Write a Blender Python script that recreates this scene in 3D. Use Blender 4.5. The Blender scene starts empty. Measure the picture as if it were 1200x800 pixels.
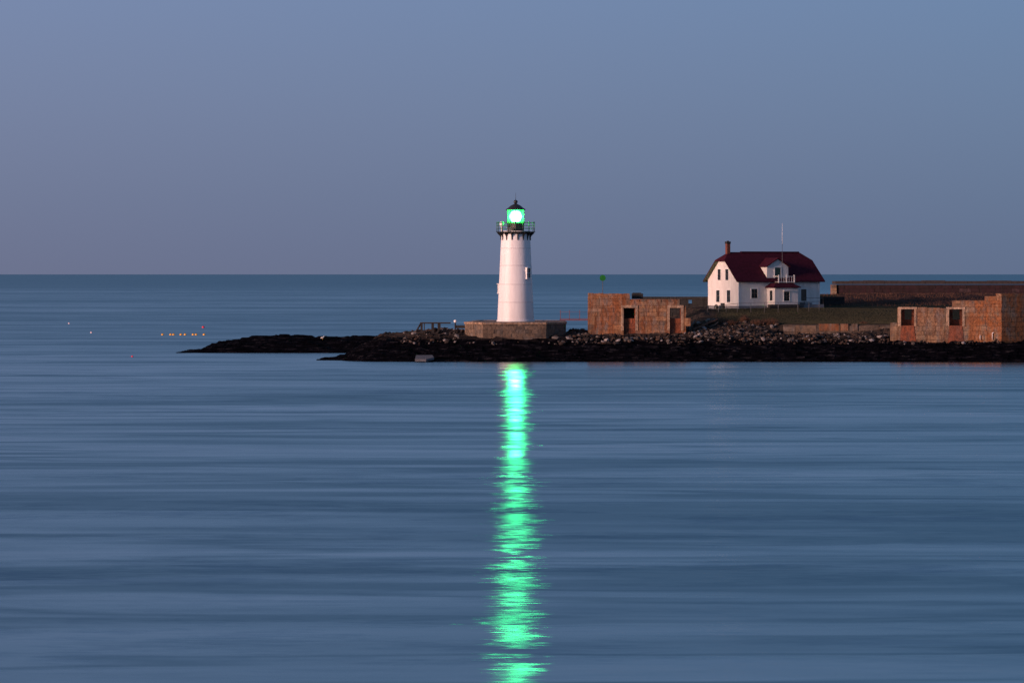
import bpy, math, random
from mathutils import Vector, Matrix, noise
random.seed(7)
sc = bpy.context.scene
COL = sc.collection
F = 4348.0; H = 11.8; HZ = 321.0           # focal length in pixels of a 1200 px wide frame, eye height, horizon row
R = math.radians
def X_(px, Y): return (px-600)/F*Y
def Z_(py, Y): return H-(py-HZ)/F*Y
def smooth(a, b, x):
    t = min(1, max(0, (x-a)/(b-a))); return t*t*(3-2*t)

# ------------------------------------------------------------------ materials
def newmat(name):
    m = bpy.data.materials.new(name); m.use_nodes = True
    nt = m.node_tree; b = nt.nodes['Principled BSDF']
    return m, nt, b
def N(nt, t, **k):
    n = nt.nodes.new(t)
    for a, v in k.items(): setattr(n, a, v)
    return n
def ramp(nt, fac, stops, interp='LINEAR'):
    r = N(nt, 'ShaderNodeValToRGB'); r.color_ramp.interpolation = interp
    e = r.color_ramp.elements
    while len(e) < len(stops): e.new(0.5)
    for i, (p, c) in enumerate(stops):
        e[i].position = p; e[i].color = (*c, 1) if len(c) == 3 else c
    if fac is not None: nt.links.new(fac, r.inputs[0])
    return r.outputs[0]
def mapped(nt, scale, coord='Object'):
    tc = N(nt, 'ShaderNodeTexCoord'); mp = N(nt, 'ShaderNodeMapping'); mp.inputs['Scale'].default_value = scale
    nt.links.new(tc.outputs[coord], mp.inputs[0]); return mp.outputs[0]
def tex(nt, scale, sc_=(1,1,1), detail=5, rough=.55, coord='Object', dist=0):
    n = N(nt, 'ShaderNodeTexNoise'); n.inputs['Scale'].default_value = scale
    n.inputs['Detail'].default_value = detail; n.inputs['Roughness'].default_value = rough; n.inputs['Distortion'].default_value = dist
    nt.links.new(mapped(nt, sc_, coord), n.inputs['Vector']); return n.outputs['Fac']
def mix(nt, a, b, fac, mode='MIX'):
    m = N(nt, 'ShaderNodeMix', data_type='RGBA', blend_type=mode)
    for s, v in ((m.inputs['Factor'], fac), (m.inputs[6], a), (m.inputs[7], b)):
        if isinstance(v, (int, float)): s.default_value = v
        elif isinstance(v, tuple): s.default_value = (*v, 1)
        else: nt.links.new(v, s)
    return m.outputs[2]
def math_(nt, op, a, b=None, clamp=False):
    m = N(nt, 'ShaderNodeMath', operation=op, use_clamp=clamp)
    for s, v in ((m.inputs[0], a), (m.inputs[1], b)):
        if v is None: continue
        if isinstance(v, (int, float)): s.default_value = v
        else: nt.links.new(v, s)
    return m.outputs[0]
def bump(nt, b, h, strength=.5, distance=.05):
    n = N(nt, 'ShaderNodeBump'); n.inputs['Strength'].default_value = strength; n.inputs['Distance'].default_value = distance
    nt.links.new(h, n.inputs['Height']); nt.links.new(n.outputs[0], b.inputs['Normal'])

def plain(name, col, rough=.6, var=.15, scale=3, metal=0, streak=False):
    m, nt, b = newmat(name)
    f = tex(nt, scale, (1, 1, .25) if streak else (1, 1, 1))
    c = ramp(nt, f, [(.3, tuple(v*(1-var) for v in col)), (.7, tuple(min(1, v*(1+var)) for v in col))])
    nt.links.new(c, b.inputs['Base Color'])
    b.inputs['Roughness'].default_value = rough; b.inputs['Metallic'].default_value = metal
    bump(nt, b, f, .25, .02)
    return m

def stone(name, base, alt, stain, stain_amt=.5, grey=(.2, .19, .19), rust_x=None):
    """granite blocks: every block has its own tint (attribute), weather stains run down"""
    m, nt, b = newmat(name)
    at = N(nt, 'ShaderNodeAttribute', attribute_name='tint')
    lum = lambda c, k: tuple(v*k for v in c)
    c = ramp(nt, at.outputs['Fac'], [(0, lum(alt, .6)), (.15, lum(base, .8)), (.36, alt), (.55, base), (.78, lum(base, 1.1)), (.93, tuple(min(.8, v*1.3+.03) for v in alt))], 'CONSTANT')
    n5 = tex(nt, 1.7, (1, 1, .16), 4, .6)
    c = mix(nt, c, lum(stain, .55), math_(nt, 'MULTIPLY', ramp(nt, n5, [(.46, (0, 0, 0)), (.60, (1, 1, 1))]), min(1, stain_amt*1.1)))
    n1 = tex(nt, .5, (1, 1, .22), 6, .65)
    c = mix(nt, c, stain, math_(nt, 'MULTIPLY', ramp(nt, n1, [(.42, (0, 0, 0)), (.62, (1, 1, 1))]), stain_amt))
    n2 = tex(nt, .8, (1.6, 1.6, .45), 6, .7)
    c = mix(nt, c, grey, math_(nt, 'MULTIPLY', ramp(nt, n2, [(.5, (0, 0, 0)), (.68, (1, 1, 1))]), .75))
    if rust_x:                                        # iron run-off is worst at one end of the wall
        tc = N(nt, 'ShaderNodeTexCoord'); sx = N(nt, 'ShaderNodeSeparateXYZ'); nt.links.new(tc.outputs['Object'], sx.inputs[0])
        mr = N(nt, 'ShaderNodeMapRange'); nt.links.new(sx.outputs['X'], mr.inputs['Value'])
        mr.inputs['From Min'].default_value = rust_x[0]; mr.inputs['From Max'].default_value = rust_x[1]
        n6 = ramp(nt, tex(nt, .75, (1, 1, .6), 6, .7), [(.40, (0, 0, 0)), (.56, (1, 1, 1))])
        c = mix(nt, c, rust_x[2], math_(nt, 'MULTIPLY', math_(nt, 'MULTIPLY', mr.outputs[0], n6), .85))
    n7 = tex(nt, 3.2, (1, 1, .7), 5, .7)
    c = mix(nt, c, ramp(nt, n7, [(.34, (.30, .28, .28)), (.58, (1.1, 1.08, 1.04))]), .8, 'MULTIPLY')
    n3 = tex(nt, 7, (1, 1, 1), 6, .7)
    c = mix(nt, c, ramp(nt, n3, [(.3, (.55, .55, .55)), (.7, (1.0, 1.0, 1.0))]), .7, 'MULTIPLY')
    nt.links.new(c, b.inputs['Base Color']); b.inputs['Roughness'].default_value = .85
    bump(nt, b, n3, .6, .06)
    return m

M = {}
M['granite'] = stone('granite', (.37, .205, .11), (.26, .175, .12), (.34, .105, .03), .75)
M['granite_rust'] = stone('granite_rust', (.34, .215, .13), (.25, .18, .125), (.30, .12, .055), .5, rust_x=(8.5, 12, (.38, .12, .03)))
M['granite_pale'] = stone('granite_pale', (.50, .34, .24), (.42, .30, .22), (.34, .18, .09), .4)
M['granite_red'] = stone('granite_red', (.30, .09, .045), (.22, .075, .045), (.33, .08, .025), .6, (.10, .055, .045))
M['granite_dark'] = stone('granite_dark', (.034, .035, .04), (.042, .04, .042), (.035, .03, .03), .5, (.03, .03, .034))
M['foundation'] = stone('foundation', (.24, .17, .125), (.17, .135, .115), (.2, .12, .07), .4, (.10, .095, .09))
M['brick_maroon'] = stone('brick_maroon', (.038, .010, .017), (.044, .013, .019), (.03, .009, .015), .6, (.035, .024, .026))
M['tower_white'] = plain('tower_white', (.80, .77, .78), .42, .035, .7, streak=True)
def tower_mat():
    m, nt, b = newmat('weathered_white_iron')
    n = tex(nt, .9, (1, 1, .12), 7, .65)
    c = ramp(nt, n, [(.35, (.70, .67, .68)), (.6, (.82, .79, .80))])
    n2 = tex(nt, 2.2, (1, 1, .08), 6, .7)
    c = mix(nt, c, (.50, .36, .27), math_(nt, 'MULTIPLY', ramp(nt, n2, [(.58, (0, 0, 0)), (.76, (1, 1, 1))]), .5))
    tc = N(nt, 'ShaderNodeTexCoord'); sp = N(nt, 'ShaderNodeSeparateXYZ'); nt.links.new(tc.outputs['Object'], sp.inputs[0])
    for y in (354, 333, 311, 291):                    # thin darker bands along the plate joints
        z = Z_(y, 520)-Z_(376, 520)
        d = math_(nt, 'ABSOLUTE', math_(nt, 'SUBTRACT', sp.outputs['Z'], z))
        c = mix(nt, c, (.34, .30, .32), math_(nt, 'MULTIPLY', ramp(nt, d, [(.03, (1, 1, 1)), (.07, (0, 0, 0))]), .42))
    nt.links.new(c, b.inputs['Base Color']); b.inputs['Roughness'].default_value = .5
    bump(nt, b, n, .2, .02); return m
M['tower_white'] = tower_mat()
M['clapboard'] = None
def clap():
    m, nt, b = newmat('white_shingle')
    tc = N(nt, 'ShaderNodeTexCoord'); s = N(nt, 'ShaderNodeSeparateXYZ'); nt.links.new(tc.outputs['Object'], s.inputs[0])
    fr = math_(nt, 'FRACT', math_(nt, 'MULTIPLY', s.outputs['Z'], 6.0))
    n1 = tex(nt, 1.4, (1, 1, .3), 6, .65)
    c = ramp(nt, n1, [(.3, (.66, .62, .60)), (.65, (.80, .77, .75))])
    n2 = tex(nt, 9, (1, 1, .4), 3)
    c = mix(nt, c, ramp(nt, n2, [(.3, (.84, .84, .84)), (.6, (1, 1, 1))]), .6, 'MULTIPLY')
    nt.links.new(c, b.inputs['Base Color']); b.inputs['Roughness'].default_value = .7
    bump(nt, b, fr, .5, .03)
    return m
M['clapboard'] = clap()
M['trim'] = plain('white_trim', (.8, .77, .75), .5, .05)
M['roof'] = plain('maroon_shingle', (.052, .008, .018), .9, .3, 2.2)
M['roof'].node_tree.nodes['Principled BSDF'].inputs['Specular IOR Level'].default_value = .1
M['cap'] = plain('dark_capping', (.036, .028, .028), .9, .3)
M['eave'] = plain('green_grey_soffit', (.09, .11, .06), .7, .2)
M['brick'] = plain('red_brick', (.15, .045, .03), .85, .35, 5)
M['black_iron'] = plain('black_iron', (.018, .02, .02), .45, .3)
M['rail_green_spill'] = plain('green_spill_iron', (.03, .05, .042), .45, .3)  # black iron with the lamp's green spill put into its colour
M['dark_glass'] = plain('dark_glass', (.012, .016, .018), .12, .2)
M['green_door'] = plain('green_door', (.02, .05, .04), .5, .2)
M['weathered'] = plain('weathered_wood', (.10, .075, .06), .85, .35, 3)
M['black_wood'] = plain('black_wood', (.018, .015, .015), .85, .35, 3)
M['grey_paint'] = plain('grey_paint', (.18, .18, .2), .7, .2)
M['pipe'] = plain('pipe_grey', (.12, .12, .13), .5, .2, metal=.3)
M['red_rail'] = plain('red_rail', (.17, .05, .055), .6, .2)
M['daymark'] = plain('green_daymark', (.003, .13, .008), .5, .15)
M['yellow'] = plain('yellow_buoy', (.85, .42, .03), .4, .1)
M['red'] = plain('red_buoy', (.75, .02, .05), .4, .1)
M['pale_buoy'] = plain('pale_buoy', (.75, .6, .65), .4, .1)
M['white'] = plain('white_paint', (.85, .82, .8), .4, .05)
M['concrete'] = plain('concrete', (.085, .085, .10), .8, .25, 1.5)
M['brush'] = plain('dry_brush', (.12, .055, .033), .9, .4, 3)
M['brush_grey'] = plain('grey_twigs', (.09, .08, .08), .9, .3, 3)
M['grass'] = plain('grass_blades', (.046, .044, .024), .9, .4, 3)
M['feather'] = plain('feather', (.8, .76, .72), .7, .05)
def rockmat():
    m, nt, b = newmat('rubble_rock')
    at = N(nt, 'ShaderNodeAttribute', attribute_name='tint')
    c = ramp(nt, at.outputs['Fac'], [(0, (.015, .015, .018)), (.35, (.04, .036, .036)), (.6, (.10, .065, .05)), (.8, (.16, .145, .14)), (1, (.42, .38, .38))])
    n3 = tex(nt, 4, (1, 1, 1), 6, .7)
    c = mix(nt, c, ramp(nt, n3, [(.3, (.4, .4, .4)), (.7, (1, 1, 1))]), .8, 'MULTIPLY')
    g = N(nt, 'ShaderNodeNewGeometry'); s = N(nt, 'ShaderNodeSeparateXYZ'); nt.links.new(g.outputs['Position'], s.inputs[0])
    h = math_(nt, 'ADD', s.outputs['Z'], math_(nt, 'MULTIPLY', tex(nt, .6, detail=3, coord='Object'), .8))
    wet = ramp(nt, math_(nt, 'MULTIPLY', h, .2), [(.46, (1, 1, 1)), (.58, (0, 0, 0))])
    c = mix(nt, c, (.004, .004, .006), wet)
    nt.links.new(c, b.inputs['Base Color']); b.inputs['Roughness'].default_value = .85; b.inputs['Specular IOR Level'].default_value = .015
    bump(nt, b, n3, .6, .08)
    return m
M['rock'] = rockmat()

def terrain_mat():
    m, nt, b = newmat('shore_rock_and_turf')
    g = N(nt, 'ShaderNodeNewGeometry'); s = N(nt, 'ShaderNodeSeparateXYZ'); nt.links.new(g.outputs['Position'], s.inputs[0])
    n0 = tex(nt, .45, (1, 1, 1), 5, .6)
    n1 = tex(nt, 1.3, (.35, 1, 2.6), 8, .7)
    rock = ramp(nt, n1, [(.33, (.012, .012, .015)), (.47, (.035, .03, .028)), (.6, (.075, .052, .04)), (.72, (.2, .13, .10))])
    black = ramp(nt, n1, [(.4, (.001, .001, .002)), (.56, (.0035, .0034, .0055)), (.64, (.022, .020, .024)), (.74, (.06, .05, .05))])
    h = math_(nt, 'ADD', s.outputs['Z'], math_(nt, 'MULTIPLY', n0, 1.6))
    wet = ramp(nt, math_(nt, 'MULTIPLY', h, .2), [(.70, (1, 1, 1)), (.84, (0, 0, 0))])
    c = mix(nt, rock, black, wet)
    at = N(nt, 'ShaderNodeAttribute', attribute_name='lawn')
    n2 = tex(nt, .5, (1, .6, 1), 6, .65)
    lawn = ramp(nt, n2, [(.35, (.042, .032, .020)), (.55, (.036, .038, .020)), (.7, (.062, .044, .028))])
    n4 = tex(nt, 6, (1, 1, 1), 4, .7)
    lawn = mix(nt, lawn, ramp(nt, n4, [(.3, (.6, .6, .6)), (.7, (1, 1, 1))]), .8, 'MULTIPLY')
    c = mix(nt, c, lawn, at.outputs['Fac'])
    at2 = N(nt, 'ShaderNodeAttribute', attribute_name='earth')
    earth = ramp(nt, n2, [(.35, (.035, .022, .02)), (.6, (.075, .042, .032)), (.75, (.11, .06, .04))])
    c = mix(nt, c, earth, at2.outputs['Fac'])
    nt.links.new(c, b.inputs['Base Color']); b.inputs['Roughness'].default_value = .85
    b.inputs['Specular IOR Level'].default_value = .015
    bump(nt, b, n1, .7, .15)
    return m
M['terrain'] = terrain_mat()

# ------------------------------------------------------------------ mesh builder
class MB:
    def __init__(s): s.v = []; s.f = []; s.t = []; s.sm = []
    def add(s, vs, fs, tint=.5, smooth=False):
        o = len(s.v); s.v += [tuple(v) for v in vs]
        for f in fs: s.f.append([i+o for i in f]); s.t.append(tint); s.sm.append(smooth)
        return s
    def box(s, x0, x1, y0, y1, z0, z1, tint=.5, mat=None):
        vs = [Vector(p) for p in ((x0,y0,z0),(x1,y0,z0),(x1,y1,z0),(x0,y1,z0),(x0,y0,z1),(x1,y0,z1),(x1,y1,z1),(x0,y1,z1))]
        if mat: vs = [mat @ v for v in vs]
        return s.add(vs, [(3,2,1,0),(4,5,6,7),(0,1,5,4),(1,2,6,5),(2,3,7,6),(3,0,4,7)], tint)
    def lathe(s, prof, n=32, c=(0,0), smooth=True, tint=.5, a0=0):
        vs = []; fs = []
        for r, z in prof:
            for i in range(n):
                a = a0+2*math.pi*i/n; vs.append((c[0]+r*math.cos(a), c[1]+r*math.sin(a), z))
        for k in range(len(prof)-1):
            for i in range(n):
                j = (i+1) % n; fs.append((k*n+i, k*n+j, (k+1)*n+j, (k+1)*n+i))
        fs.append(tuple(range(n-1, -1, -1))); fs.append(tuple((len(prof)-1)*n+i for i in range(n)))
        return s.add(vs, fs, tint, smooth)
    def sweep(s, pts, rad, n=8, tint=.5, smooth=True):
        pts = [Vector(p) for p in pts]; vs = []; fs = []
        if isinstance(rad, (int, float)): rad = [rad]*len(pts)
        for k, p in enumerate(pts):
            d = (pts[min(k+1, len(pts)-1)]-pts[max(k-1, 0)]).normalized()
            u = d.cross(Vector((0,0,1)));
            if u.length < .05: u = d.cross(Vector((0,1,0)))
            u.normalize(); w = d.cross(u)
            for i in range(n):
                a = 2*math.pi*i/n; vs.append(p+(u*math.cos(a)+w*math.sin(a))*rad[k])
        for k in range(len(pts)-1):
            for i in range(n):
                j = (i+1) % n; fs.append((k*n+i, k*n+j, (k+1)*n+j, (k+1)*n+i))
        fs.append(tuple(range(n-1, -1, -1))); fs.append(tuple((len(pts)-1)*n+i for i in range(n)))
        return s.add(vs, fs, tint, smooth)
    def prism(s, poly, axis0, axis1, tint=.5):
        """poly: list of 3d points; extruded by vector axis0->axis1"""
        n = len(poly); d = Vector(axis1)-Vector(axis0)
        vs = [Vector(p) for p in poly]+[Vector(p)+d for p in poly]
        return s.add(vs, [tuple(range(n-1,-1,-1)), tuple(range(n, 2*n))]+[(i, (i+1)%n, (i+1)%n+n, i+n) for i in range(n)], tint)
    def rock(s, c, r, tint, sq=(1,1,.7)):
        ico = [(0,0,-1),(.72,-.53,-.45),(-.28,-.85,-.45),(-.89,0,-.45),(-.28,.85,-.45),(.72,.53,-.45),(.28,-.85,.45),(-.72,-.53,.45),(-.72,.53,.45),(.28,.85,.45),(.89,0,.45),(0,0,1)]
        fc = [(0,1,2),(1,0,5),(0,2,3),(0,3,4),(0,4,5),(1,5,10),(2,1,6),(3,2,7),(4,3,8),(5,4,9),(1,10,6),(2,6,7),(3,7,8),(4,8,9),(5,9,10),(6,10,11),(7,6,11),(8,7,11),(9,8,11),(10,9,11)]
        a = random.uniform(0, 6.3); ca, sa = math.cos(a), math.sin(a); tx = random.uniform(-.5, .5)
        vs = []
        for x, y, z in ico:
            k = r*random.uniform(.72, 1.25); x, y, z = x*k*sq[0], y*k*sq[1], z*k*sq[2]
            z += x*tx; vs.append((c[0]+x*ca-y*sa, c[1]+x*sa+y*ca, c[2]+z))
        return s.add(vs, fc, tint)
    def build(s, name, mat, parent=None, loc=None, rz=0, bevel=0):
        me = bpy.data.meshes.new(name); me.from_pydata(s.v, [], s.f); me.update()
        a = me.attributes.new('tint', 'FLOAT', 'FACE'); a.data.foreach_set('value', s.t)
        me.polygons.foreach_set('use_smooth', s.sm)
        me.materials.append(M[mat] if isinstance(mat, str) else mat)
        o = bpy.data.objects.new(name, me); COL.objects.link(o)
        if parent is not None: o.parent = parent
        if loc is not None: o.location = loc
        o.rotation_euler.z = rz
        if bevel:
            b = o.modifiers.new('bevel', 'BEVEL'); b.width = bevel; b.segments = 2; b.limit_method = 'ANGLE'
        return o
def tag(o, label=None, cat=None, group=None, kind=None):
    for k, v in (('label', label), ('category', cat), ('group', group), ('kind', kind)):
        if v: o[k] = v
    return o
def thing(name, label, cat, loc, rz=0, group=None):
    o = bpy.data.objects.new(name, None); COL.objects.link(o); o.location = loc; o.rotation_euler.z = rz
    o.empty_display_size = .3
    return tag(o, label, cat, group)
def kids(o): return [c for c in COL.objects if c.parent == o]
def dup(root, loc, rz=0, label=None):
    r = root.copy(); COL.objects.link(r); r.location = loc; r.rotation_euler.z = rz
    if label: r['label'] = label
    for ch in kids(root):
        c = ch.copy(); COL.objects.link(c); c.parent = r
        for g in kids(ch):
            d = g.copy(); COL.objects.link(d); d.parent = c
    return r

# ------------------------------------------------------------------ terrain
def lerp_tab(tab, t):
    if t <= tab[0][0]: return tab[0][1]
    for (a, va), (b, vb) in zip(tab, tab[1:]):
        if t <= b: return va+(vb-va)*(t-a)/(b-a)
    return tab[-1][1]
spit_top = [(205,-.8),(211,0),(235,.35),(241,.8),(255,1.45),(275,1.8),(297,2.35),(330,2.5),(355,2.5),(370,2.2),(400,2.3),(440,2.45),(480,2.0),(520,-.8)]
def spit(X, Y):
    px = 600+X*F/562
    t = lerp_tab(spit_top, px)
    if px < 200 or px > 525: return -1.2
    prof = lerp_tab([(552,-.8),(554.5,.02),(558,.62),(562,1),(567,.95),(576,.5),(584,-.8)], Y)
    return (t*prof if prof > 0 else prof) if t > 0 else t
E = -1.2
NEAR = [
 (364,[(400,E),(700,E)]),
 (372,[(506.5,E),(507.6,-.02),(509,.2),(511,-.1),(514,E)]),
 (388,[(503,E),(506.5,0),(509.5,.42),(513,.1),(518,E)]),
 (403,[(501,E),(505,0),(510,.55),(516,.5),(528,E)]),
 (412,[(499,E),(502,0),(507,.9),(514,1.3),(530,.8),(545,E)]),
 (428,[(498,E),(500,0),(505,1.0),(512,2.1),(530,2.2),(545,.5),(552,E)]),
 (445,[(497,E),(499,0),(504,1.3),(510,2.6),(518,3.35),(535,3.0),(548,.5),(556,E)]),
 (475,[(496.5,E),(498.5,0),(503,1.2),(509,2.7),(518,3.55),(535,3.2),(550,.5),(560,E)]),
 (500,[(496.5,E),(498.3,0),(503,1.2),(508,2.6),(517,4.05),(535,3.5),(550,1),(562,E)]),
 (535,[(496.5,E),(498.3,0),(503,1.4),(508,3.0),(516,4.05),(535,3.7),(555,1),(565,E)]),
 (560,[(496.5,E),(498.3,0),(503,1.5),(506,2.9),(508.5,3.35),(535,3.8),(555,1),(565,E)]),
 (650,[(496.5,E),(498.3,0),(503,1.6),(506,2.7),(509,3.3),(530,3.9),(545,1),(552,E)]),
 (676,[(496.5,E),(498.3,0),(503,1.6),(508,2.9),(514,4.0),(520,4.0),(532,1),(540,E)]),
 (700,[(496.5,E),(498.3,0),(503,1.6),(508,2.9),(511,3.4),(530,4.2),(545,3.5),(560,E)]),
 (800,[(496.5,E),(498.3,0),(503,1.6),(508,2.9),(512,3.6),(530,4.4),(560,5),(620,5),(660,E)]),
 (832,[(496.5,E),(498.2,0),(503,1.6),(508,3.0),(513,4.0),(519,5.3),(540,6.5),(600,7),(660,6),(700,E)]),
 (880,[(496.5,E),(498.2,0),(503,1.6),(508,2.9),(513,3.9),(517,5.0),(545,6.7),(600,7),(680,6),(720,E)]),
 (925,[(496.5,E),(498.2,0),(503,1.6),(508,2.7),(513,3.2),(515.5,3.5),(516.5,4.8),(545,6.75),(600,7),(700,6),(740,E)]),
 (980,[(496.5,E),(498.2,0),(503,1.6),(508,2.7),(513,3.2),(515.5,3.5),(516.5,4.8),(545,6.75),(575,7.2),(590,7.6),(700,7.5),(740,E)]),
 (1000,[(496.5,E),(498.2,0),(503,1.6),(508,2.7),(513,3.2),(515.5,3.5),(516.5,4.8),(545,6.7),(562,7.0),(575,7.8),(590,8.2),(700,8),(740,E)]),
 (1040,[(496.5,E),(498,0),(502,1.4),(505,2.4),(513,3.2),(516.5,4.8),(545,6.6),(560,7.1),(575,8.1),(590,8.5),(700,8),(740,E)]),
 (1060,[(496,E),(497.6,0),(501,1.3),(504,2.3),(507,2.55),(510,2.9),(516.5,4.9),(545,6.6),(560,7.1),(575,8.1),(590,8.5),(700,8),(740,E)]),
 (1400,[(494,E),(495.6,0),(499,1.3),(502,2.2),(506,2.5),(512,2.9),(518,4.9),(545,6.6),(560,7.1),(575,8.1),(590,8.5),(700,8),(740,E)]),
 (1800,[(494,E),(495.6,0),(499,1.3),(502,2.2),(506,2.5),(512,2.9),(518,4.9),(545,6.6),(560,7.1),(575,8.1),(590,8.5),(700,8),(740,E)]),
]
def near(X, Y):
    px = 600+X*F/510
    if px <= NEAR[0][0]: return E
    for (a, ta), (b, tb) in zip(NEAR, NEAR[1:]):
        if px <= b:
            t = (px-a)/(b-a); return lerp_tab(ta, Y)*(1-t)+lerp_tab(tb, Y)*t
    return E
def rough_noise(X, Y):
    v = Vector((X*.17, Y*.42, 3.1))
    n = 1-abs(noise.noise(v))*2.2
    n2 = 1-abs(noise.noise(Vector((X*.5, Y*1.1, 7.7))))*2.2
    d = noise.voronoi(Vector((X*.55+noise.noise(v)*.5, Y*.8, .5)))[0]
    n3 = noise.noise(Vector((X*2.3, Y*2.6, 1.7)))
    return (n-.5)*.5+(n2-.5)*.26+(.45-d[0])*.3+n3*.13
def masks(X, Y, z):
    px = 600+X*F/max(Y, 1)
    lawn = smooth(830, 850, px)*smooth(516.2, 517.2, Y-1.8*smooth(900, 850, px) if px < 900 else Y)
    earth = smooth(559, 565, Y+noise.noise(Vector((X*.2, Y*.2, 0)))*3)*smooth(975, 990, px)
    return lawn, earth
def ground(X, Y, detail=True):
    z = max(spit(X, Y), near(X, Y))
    lawn, earth = masks(X, Y, z)
    if detail:
        amp = 1.0*(1-lawn)+.05*lawn
        amp *= smooth(-1.0, 1.2, z)*.9+.1
        if 500 < Y and z > 3.3 and lawn < .5: amp *= .6
        px = 600+X*F/Y
        if Y > 506.5 and 540 < px < 670: amp *= .25
        if Y > 530 and px < 560: amp *= .6
        z += rough_noise(X, Y)*amp
        # layered ledges
        if lawn < .5:
            q = .36; tilt = z+X*.045; k = math.floor(tilt/q); fr = tilt/q-k
            st = (k+smooth(.45, .9, fr))*q-X*.045
            z = z*.25+st*.75
        z += earth*noise.noise(Vector((X*.3, Y*.3, 9)))*.5
    return z, lawn, earth
def build_terrain():
    xs = []; x = -54.0
    while x < 150: xs.append(x); x += .27 if x < 82 else 1.5
    ys = []; y = 492.0
    while y < 760: ys.append(y); y += .27 if y < 520 else (.4 if y < 590 else 3)
    vs = []; L = []; Ea = []
    for y in ys:
        for x in xs:
            z, l, e = ground(x, y); vs.append((x, y, z)); L.append(l); Ea.append(e)
    n = len(xs); fs = []
    for j in range(len(ys)-1):
        for i in range(n-1):
            a = j*n+i
            if max(vs[a][2], vs[a+1][2], vs[a+n][2], vs[a+n+1][2]) < -.75: continue
            fs.append((a, a+1, a+n+1, a+n))
    me = bpy.data.meshes.new('terrain'); me.from_pydata(vs, [], fs); me.update()
    me.attributes.new('lawn', 'FLOAT', 'POINT').data.foreach_set('value', L)
    me.attributes.new('earth', 'FLOAT', 'POINT').data.foreach_set('value', Ea)
    me.materials.append(M['terrain'])
    o = bpy.data.objects.new('terrain', me); COL.objects.link(o)
    tag(o, 'black wet rock ledges rising to brown stone and dark turf', None, None, 'structure')
build_terrain()
def gz(X, Y): return ground(X, Y)[0]

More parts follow.
